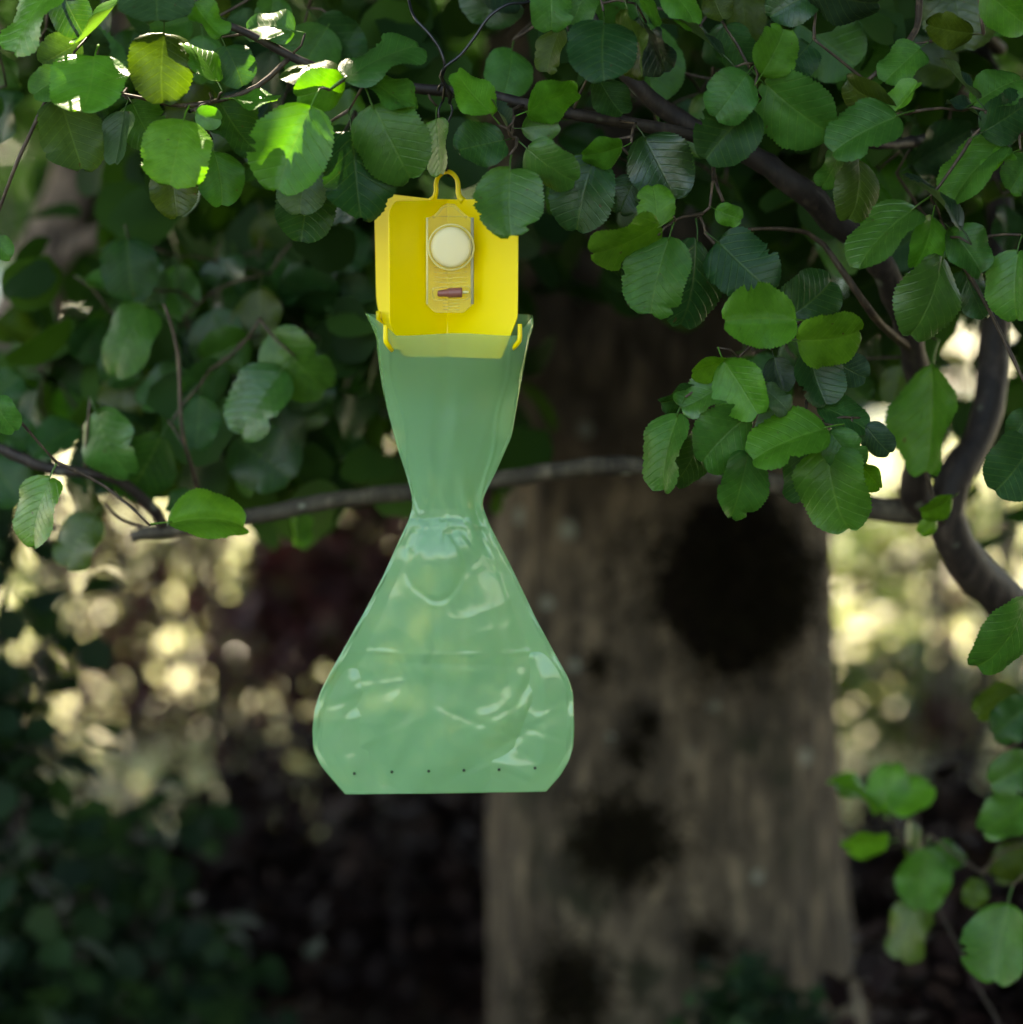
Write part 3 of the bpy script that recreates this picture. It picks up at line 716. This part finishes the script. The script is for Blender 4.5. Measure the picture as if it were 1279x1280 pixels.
# ------------------------------------------------------------ the trap
YT, S = 2.5, 2.5 / F
XA = 559
trap = thing('insect_trap', 'hanging beetle trap of crossed yellow vanes over a green plastic bag', 'insect trap', at(557, 992, YT))
dA = Vector((90, -70, 0)).normalized(); dB = Vector((-70, -90, 0)).normalized()
AX = at(XA, 300, YT)
def vp(s, py, d, off=0):
    z = at(XA, py, YT).z
    return Vector((AX.x, YT, z)) + d * s * S + Vector((-d.y, d.x, 0)) * off
def rounded(pts, r, seg=5):
    out = []
    n_ = len(pts)
    for i, p in enumerate(pts):
        p = Vector(p); a = Vector(pts[i - 1]) - p; b = Vector(pts[(i + 1) % n_]) - p
        rr = min(r, a.length * .45, b.length * .45)
        A_ = p + a.normalized() * rr; B_ = p + b.normalized() * rr
        for k in range(seg + 1):
            t = k / seg; out.append((A_ * (1 - t) ** 2 + p * 2 * t * (1 - t) + B_ * t * t))
    return out
def sheet(name, outline, d, th, m, parent):
    n_ = len(outline); V = [vp(s, y, d, -th / 2) for s, y in outline] + [vp(s, y, d, th / 2) for s, y in outline]
    Fc = [tuple(range(n_))[::-1], tuple(range(n_, 2 * n_))] + [(i, (i + 1) % n_, n_ + (i + 1) % n_, n_ + i) for i in range(n_)]
    o = link(name, mesh_pd(name, V, Fc), m, parent, smooth=False)
    return o
outA = [(-118, 276), (-96, 244), (-26, 249), (26, 249), (70, 247), (108, 252), (112, 268), (111, 392), (86, 444), (0, 446), (-90, 440), (-113, 392), (-116, 376)]
outB = [(-112, 300), (-111, 276), (-107, 264), (-97, 257), (-70, 254), (0, 249), (100, 249), (112, 262), (112, 395), (86, 440), (0, 446), (-82, 447), (-111, 396)]
sheet('vane', rounded(outA, 5), dA, .0012, M['yellow'], trap)
rB = rounded(outB[:1], 1) if False else None
ob = rounded(outB, 6, 4)
sheet('vane', ob, dB, .0011, M['yellow'], trap)
# central spine where the vanes slot together
tube('spine', [vp(0, 396, dA), vp(0, 444, dA)], [.0018, .0018], M['yellow'], trap, sides=8, step=.02)
# hanging loop, split at its top left
Lp = [(-25, 251), (-20, 247), (-17.5, 239), (-17.5, 230), (-14.5, 222), (-8, 217)]
tube('hanging_loop', [vp(s, y, dA) for s, y in Lp], [.003, .0026, .0021, .002, .002, .002], M['yellow'], trap, sides=10, step=.002)
Lp = [(-4, 215.5), (3, 214.8), (10, 217.5), (16, 224), (18, 232), (18, 240), (21, 247), (26, 251)]
tube('hanging_loop', [vp(s, y, dA) for s, y in Lp], [.002, .0021, .0021, .0021, .0022, .0023, .0027, .0032], M['yellow'], trap, sides=10, step=.002)
# pegs holding the bag
def peg(px, py0, py1, dep, ix, iy):
    Y = YT + dep * S
    tube('peg', [at(px, py0, Y - .002), at(px, (py0 + py1) / 2, Y - .002), at(px + (ix - px) * .08, py1, Y - .002), at((px + ix) / 2, (py1 + iy) / 2, Y), at(ix, iy, Y + .006)], [.0019, .0020, .0022, .0021, .0018], M['yellow'], trap, sides=8, step=.003)
peg(482, 406, 427, -97, 490, 438); peg(650, 405, 426, -78, 641, 436)
peg(473, 389, 400, 64, 478, 408)

# bag
OL = [(390, 456), (420, 470), (450, 473), (480, 477), (520, 486), (560, 497), (600, 510), (620, 515), (634, 515.5), (650, 511), (680, 497), (720, 479), (760, 458), (800, 436), (840, 413), (866, 400), (888, 393), (915, 390.5), (938, 392), (956, 400), (975, 416), (993, 432)]
OR = [(390, 666), (407, 668), (420, 663), (450, 657), (487, 650), (545, 640), (590, 620), (620, 605), (632, 603), (655, 612), (710, 640), (775, 671), (825, 698), (848, 711), (866, 716.5), (910, 718), (935, 716.5), (952, 711), (970, 700), (989, 683)]
DP = [(390, 110), (420, 106), (450, 90), (500, 58), (560, 32), (610, 20), (635, 14), (655, 15), (700, 19), (770, 17), (850, 13), (920, 9), (970, 4), (993, .8)]
EX = [(390, .12), (430, .14), (455, .25), (500, .7), (600, .95), (700, .7), (850, .5), (993, .5)]
_T = {}
def lut(t, y):
    if id(t) not in _T:
        ys = np.arange(360, 1025.0); v = np.interp(ys, [a for a, b in t], [b for a, b in t])
        sg = 15 if t in (DP, EX) else 4
        k = np.exp(-(np.arange(-45, 46) / sg) ** 2 / 2); k /= k.sum()
        sm = np.convolve(np.pad(v, 45, mode='edge'), k, 'valid')
        wt = np.clip(np.minimum((ys - 392) / 25, (985 - ys) / 35), 0, 1)
        _T[id(t)] = (ys, sm * wt + v * (1 - wt))
    return float(np.interp(y, *_T[id(t)]))
CRE = []
for _s in range(2):
    cr_ = []
    for _k in range(24):
        th_ = rnd.uniform(0, math.pi); yy_ = rnd.choice([rnd.uniform(660, 980), rnd.uniform(850, 980), rnd.uniform(440, 600)])
        xx_ = rnd.uniform(lut(OL, yy_) , lut(OR, yy_)) 
        if yy_ < 620: th_ = math.pi / 2 + rnd.uniform(-.3, .3)
        cr_.append((xx_, yy_, math.cos(th_), math.sin(th_), rnd.uniform(.06, .22) * rnd.choice([-1, 1]) * (.4 if yy_ < 620 else 1), rnd.uniform(45, 120), rnd.uniform(12, 34)))
    for _k in range(16):
        xx_, yy_ = (rnd.uniform(405, 520), rnd.uniform(790, 985)) if _k % 2 else (rnd.uniform(600, 712), rnd.uniform(850, 980))
        th_ = (rnd.uniform(.5, 1.3) if _k % 2 else rnd.uniform(-1.1, -.3)) + rnd.choice([0, math.pi, 1.2])
        cr_.append((xx_, yy_, math.cos(th_), math.sin(th_), rnd.uniform(.14, .32) * rnd.choice([-1, 1]), rnd.uniform(22, 60), rnd.uniform(7, 18)))
    for _k in range(14):
        xx_, yy_ = rnd.uniform(515, 605), rnd.uniform(640, 745); th_ = math.atan2(yy_ - 610, xx_ - 559) + rnd.uniform(-.25, .25)
        cr_.append((xx_, yy_, math.cos(th_), math.sin(th_), rnd.uniform(.12, .30) * rnd.choice([-1, 1]), rnd.uniform(14, 40), rnd.uniform(4, 10)))
    if _s == 0: cr_ += [(650, 452, -.2, .98, .5, 26, 5), (641, 470, .1, 1.0, -.45, 22, 4), (480, 470, .12, .99, .35, 50, 4), (600, 560, -.3, .95, .12, 60, 10), (512, 560, .3, .95, .12, 60, 10), (565, 640, 1, 0, .25, 40, 5), (575, 668, .6, .8, .3, 26, 6), (528, 664, -.5, .85, .25, 24, 6)]
    CRE.append(cr_)
def bag():
    NH, NC = 260, 96
    V, Fc = [], []
    rows = np.concatenate([np.linspace(0, 1, NH)])
    for j, t in enumerate(rows):
        for i in range(2 * NC):
            back = i >= NC
            u = (i / NC) if not back else 2 - i / NC
            a = (1 - math.cos(math.pi * u)) / 2 if True else u
            a = .6 * a + .4 * u
            edge = min(a, 1 - a)
            if not back: rim = 418 + 1.5 * math.sin(a * 9) - (28 * max(0, 1 - a / .13) ** .8 if a < .13 else 0) - (24 * max(0, (a - .91) / .09) ** .8 if a > .91 else 0)
            else: rim = 392 + 3 * math.sin(a * 7)
            bot = 992.5 - 3.5 * a
            y0 = 390 + (bot - 390) * t
            k = max(0, 1 - t / .10)
            y = rim * k + y0 * (1 - k) if rim > y0 else y0 + (rim - y0) * k
            y = rim + (bot - rim) * t
            yl = min(max(y, 390), 993)
            xL, xR = lut(OL, yl), lut(OR, yl)
            D = lut(DP, yl); p = lut(EX, yl)
            x = xL + (xR - xL) * a
            s = math.sin(math.pi * min(max(a, 0), 1)) ** p if 0 < a < 1 else 0
            dep = -D * s * (1.0 if back is False else -1.0)
            if y < 470: dep += (a - .5) * 20 * (1 - (y - 390) / 80) * (1 if not back else -1) * s
            # folds: pleats gathered at the waist, creases elsewhere
            wst = math.exp(-((y - 634) / 34) ** 2) + .35 * math.exp(-((y - 600) / 90) ** 2) + .25 * math.exp(-((y - 690) / 60) ** 2)
            env = min(1, edge * 9)
            q = (a - .5) * 2
            pl = 2.6 * wst * math.sin(q * 8 + 4.5 * noise.noise(Vector((q * 2, y * .01, 5 if back else 0)))) * env
            xx, yy = x * .011, y * .011
            sd = 9 if back else 0
            warp = noise.noise_vector(Vector((xx * 1.1, yy * 1.1, sd)))
            c1 = 1 - abs(noise.noise(Vector((xx * 1.3 + warp.x * 1.1, yy * .9 + warp.y * 1.1, sd + 2)))) * 2
            c2 = 1 - abs(noise.noise(Vector((xx * 3.1 + warp.y, yy * 2.3 + warp.x, sd + 4)))) * 2
            low = 1 if y > 650 else .35
            side = .45 + 1.0 * min(1, abs(q)) 
            cr = (.6 * max(0, c1) ** 3 + .3 * max(0, c2) ** 4 * side) * env * low
            broad = (9.0 * noise.noise(Vector((xx * .55, yy * .45, sd + 7))) + 2.2 * noise.noise(Vector((xx * 1.7, yy * 1.2, sd + 8)))) * env
            # pressed folds: level crease and centre crease
            fy = 813 + 5 * math.sin(a * 3.1) + 2.5 * noise.noise(Vector((x * .02, 1, 0)))
            fold = -1.5 * (.5 + noise.noise(Vector((x * .03, 9, 0)))) * math.exp(-((y - fy) / 2.6) ** 2) * env + 2.6 * math.tanh((y - fy) / 26) * math.exp(-((y - fy) / 70) ** 2) * env
            xc = 541 if y > 650 else 558
            fold += 2.6 * math.exp(-((x - xc) / 7) ** 2) * (1 if y > 760 else .4)
            if y > 650: fold += -9 * math.exp(-((x - 541) / 44) ** 2 - ((y - 700) / 44) ** 2)   # air pocket below the waist
            lens = math.hypot((x - 543) / 40, (y - 702) / 42) * (1 + .35 * noise.noise(Vector((x * .025, y * .025, 2))))
            fold += 1.6 * math.exp(-((lens - 1) / .12) ** 2) * (1 if y > 665 else 0)
            fold += 12 * (math.sqrt(((x - xc) / 150) ** 2 + .0006)) * (1 if y > 660 else .3) * env * min(1, abs(y - 655) / 60)
            fold += 3.0 * abs(noise.noise(Vector((x * .035, y * .07, sd)))) * math.exp(-((y - 662) / 18) ** 2) * env
            for cx_, cy_, ca, csn, sl, ln, wd in CRE[1 if back else 0]:
                du = (x - cx_) * ca + (y - cy_) * csn; dv = -(x - cx_) * csn + (y - cy_) * ca
                g_ = math.exp(-(du / ln) ** 2 - (dv / wd) ** 2)
                if g_ > .01: fold += sl * math.sqrt(dv * dv + 1.5) * g_ * env
            dsg = -1 if not back else 1
            dep += dsg * (pl + cr + broad - (fold if True else 0)) * 1.0 * min(1, D / 6 + .12)
            if y < 640 and not back:
                kf = (y - 430) / 190
                for xa in (485 + 31 * kf + 3 * math.sin(y * .05), 641 - 37 * kf + 2 * math.sin(y * .07)):
                    dep -= 2.6 * math.exp(-((x - xa) / 2.6) ** 2) - 1.6 * math.exp(-((x - xa) / 7) ** 2)
            if edge < .02: dep += 2.0 * math.sin(y * .11) * min(1, D / 10)
            V.append(at(x, y, YT + dep * S))
    W = 2 * NC
    for j in range(NH - 1):
        for i in range(W):
            i2 = (i + 1) % W
            Fc.append((j * W + i, j * W + i2, (j + 1) * W + i2, (j + 1) * W + i))
    me = mesh_pd('bag', V, Fc)
    return link('bag', me, M['bag'], trap), V, NC
bg_o, BV, BNC = bag()
bg_o['label'] = 'glossy green see-through bag pinched at its waist'
# bottom weld
tube('bag_weld', [at(433, 992, YT - .0006), at(557, 990.6, YT - .0006), at(682, 988.6, YT - .0006)], [.0007, .0008, .0007], M['bag'], trap, sides=6, step=.02)
# drain holes
for x, y in [(443, 967), (490, 965), (536, 964), (580, 963), (624, 962), (669, 960)]:
    dmin = min((v.y for v in BV if abs(v.x - at(x, y, YT).x) < 4 * S and abs(v.z - at(x, y, YT).z) < 4 * S), default=YT)
    tube('drain_hole', [at(x, y, dmin - .0002) , at(x, y, dmin - .0008)], [.0014, .0014], M['hole'], trap, sides=10, step=.01)

# lure pack
YP = YT - 36 * S
def prism(name, outl, y0, y1, m, parent, bev=0):
    n_ = len(outl); V = [at(x, y, y0) for x, y in outl] + [at(x, y, y1) for x, y in outl]
    Fc = [tuple(range(n_)), tuple(range(n_, 2 * n_))[::-1]] + [(i, n_ + i, n_ + (i + 1) % n_, (i + 1) % n_) for i in range(n_)]
    me = mesh_pd(name, V, Fc); o = link(name, me, m, None, smooth=False)
    if bev:
        bm = bmesh.new(); bm.from_mesh(me); bmesh.ops.bevel(bm, geom=bm.edges[:], offset=bev, segments=2, affect='EDGES', profile=.6); bm.to_mesh(me); bm.free()
    if parent: attach(o, parent)
    return o
pack = bpy.data.objects.new('lure_pack', None); 
pk = [(533, 273), (541, 270), (583, 270), (591, 273), (592, 380), (579, 391), (544, 391), (533, 381)]
pack = prism('lure_pack', pk, YP - .006, YP, M['clear'], trap, .0008)
def sub(o):
    o.parent = pack; o.matrix_parent_inverse = Matrix.Translation(-trap.location).inverted() @ Matrix.Translation(-trap.location)
    return o
def subtube(name, pts, rad, m, **kw):
    v, f, C = tube_data(pts, rad, **kw); return sub(link(name, mesh_pd(name, v, f), m))
arch = [(541, 272), (548, 266), (553, 259), (560, 256), (568, 257), (573, 262), (579, 268), (584, 272)]
subtube('tab_edge', [at(x, y, YP - .004) for x, y in arch], [.0012] * 8, M['clear'], sides=8, step=.003)
sub(prism('hanging_tab', rounded([(543, 271), (552, 258), (570, 257), (582, 271)], 5), YP - .0035, YP - .002, M['clear'], None))
def dome(name, cx, cyy, r, y0, h, m, flat=.75, squash=1.0):
    V, Fc = [], []; NA = 48; prof = [(1, 0), (1, .55), (.97, .8), (.90, .93), (flat, 1.0), (.5, .985), (.25, 1.03), (.02, 1.04)]
    for q, k in prof:
        for a in range(NA):
            th = 2 * math.pi * a / NA
            wob = 1 + .02 * noise.noise(Vector((math.cos(th) * 2, math.sin(th) * 2, q * 3)))
            V.append(at(cx + r * q * wob * math.cos(th), cyy + r * q * squash * wob * math.sin(th), y0 - h * k))
    for i in range(len(prof) - 1):
        for a in range(NA): Fc.append((i * NA + a, i * NA + (a + 1) % NA, (i + 1) * NA + (a + 1) % NA, (i + 1) * NA + a))
    Fc.append(tuple((len(prof) - 1) * NA + a for a in range(NA)))
    return sub(link(name, mesh_pd(name, V, Fc), m))
dome('wax_disc', 564, 309, 25.5, YP - .001, .0100, M['cream'], flat=.8)
dome('blister_dome', 564, 309, 28.5, YP - .006, .0055, M['clear'])
rim = [at(564 + 28.5 * math.cos(a), 309 + 28.5 * math.sin(a), YP - .0064) for a in [k * 2 * math.pi / 40 for k in range(41)]]
subtube('blister_rim', rim, [.0008] * 41, M['straw'], sides=6, step=.01)
subtube('pack_edge', [at(590.5, 272, YP - .004), at(590.5, 325, YP - .004), at(590.5, 380, YP - .004)], [.0014, .0014, .0014], M['grey'], sides=8, step=.02)
subtube('pack_edge', [at(534, 272, YP - .005), at(534, 325, YP - .005), at(534, 380, YP - .005)], [.0010, .0010, .0010], M['straw'], sides=8, step=.02)
yc = YP - .0085
subtube('capsule', [at(547, 367, yc), at(548.5, 367, yc), at(559, 366.3, yc), at(560, 366.2, yc), at(561, 366.2, yc), at(577, 365.6, yc), at(578, 365.6, yc)], [.0019, .0026, .0034, .0036, .0042, .0043, .0036], M['brown'], sides=16, step=.0008)
subtube('capsule_tip', [at(577, 365.5, yc), at(586, 365.2, yc)], [.0016, .0010], M['straw'], sides=8, step=.005)
subtube('capsule_well', [at(x, y, YP - .0062) for x, y in [(541, 360), (586, 358), (588, 362), (588, 371), (584, 374), (543, 375), (541, 370), (541, 360)]], [.0007] * 8, M['clear'], sides=6, step=.004)
for yy in (334, 340, 346, 352):
    subtube('pack_rib', [at(543, yy, YP - .006), at(562, yy + 1.5, YP - .0068), at(584, yy, YP - .006)], [.0003, .0006, .0003], M['clear'], sides=6, step=.004)
for yy in (379, 383, 387):
    subtube('pack_rib', [at(554, yy, YP - .0062), at(575, yy, YP - .0062)], [.0004, .0004], M['clear'], sides=6, step=.008)

# wire
yb = 2.5
wt = thing('wire', 'thin black wire twisted round the branch and holding the trap loop', 'wire', at(556, 110, yb))
def wire(pts, r=.0013): tube('strand', [at(a, b, y) for a, b, y in pts], [r] * len(pts), M['wire'], wt, sides=7, step=.004, wig=.0006)
wire([(505, -40, 2.5), (511, 0, 2.48), (518, 22, 2.46), (536, 42, 2.455), (550, 62, 2.455), (556, 82, 2.455), (553, 98, 2.47), (560, 112, 2.472), (562, 124, 2.50)])
wire([(700, -20, 2.5), (661, 2, 2.47), (636, 5, 2.46), (612, 20, 2.455), (594, 45, 2.455), (576, 68, 2.455), (558, 82, 2.452), (552, 92, 2.455), (556, 106, 2.47), (554, 126, 2.49)])
wire([(556, 84, 2.457), (551, 95, 2.462), (559, 108, 2.466), (564, 118, 2.473), (562, 128, 2.498)], .0016)
wire([(548, 112, 2.475), (552, 104, 2.466), (560, 108, 2.467), (563, 120, 2.48)], .0014)
wire([(562, 126, 2.50), (566, 138, 2.496), (561, 152, 2.496), (556, 170, 2.497), (557, 192, 2.50), (560, 212, 2.50), (564, 218, 2.503), (561, 221, 2.506), (557, 214, 2.503)], .0009)
wire([(554, 126, 2.50), (549, 136, 2.495), (550, 150, 2.495), (554, 170, 2.496), (556, 192, 2.499), (558, 214, 2.497)], .0009)
print('OBJ', len(bpy.data.objects), 'tris', sum(len(m_.loops) - 2 * len(m_.polygons) for m_ in bpy.data.meshes))
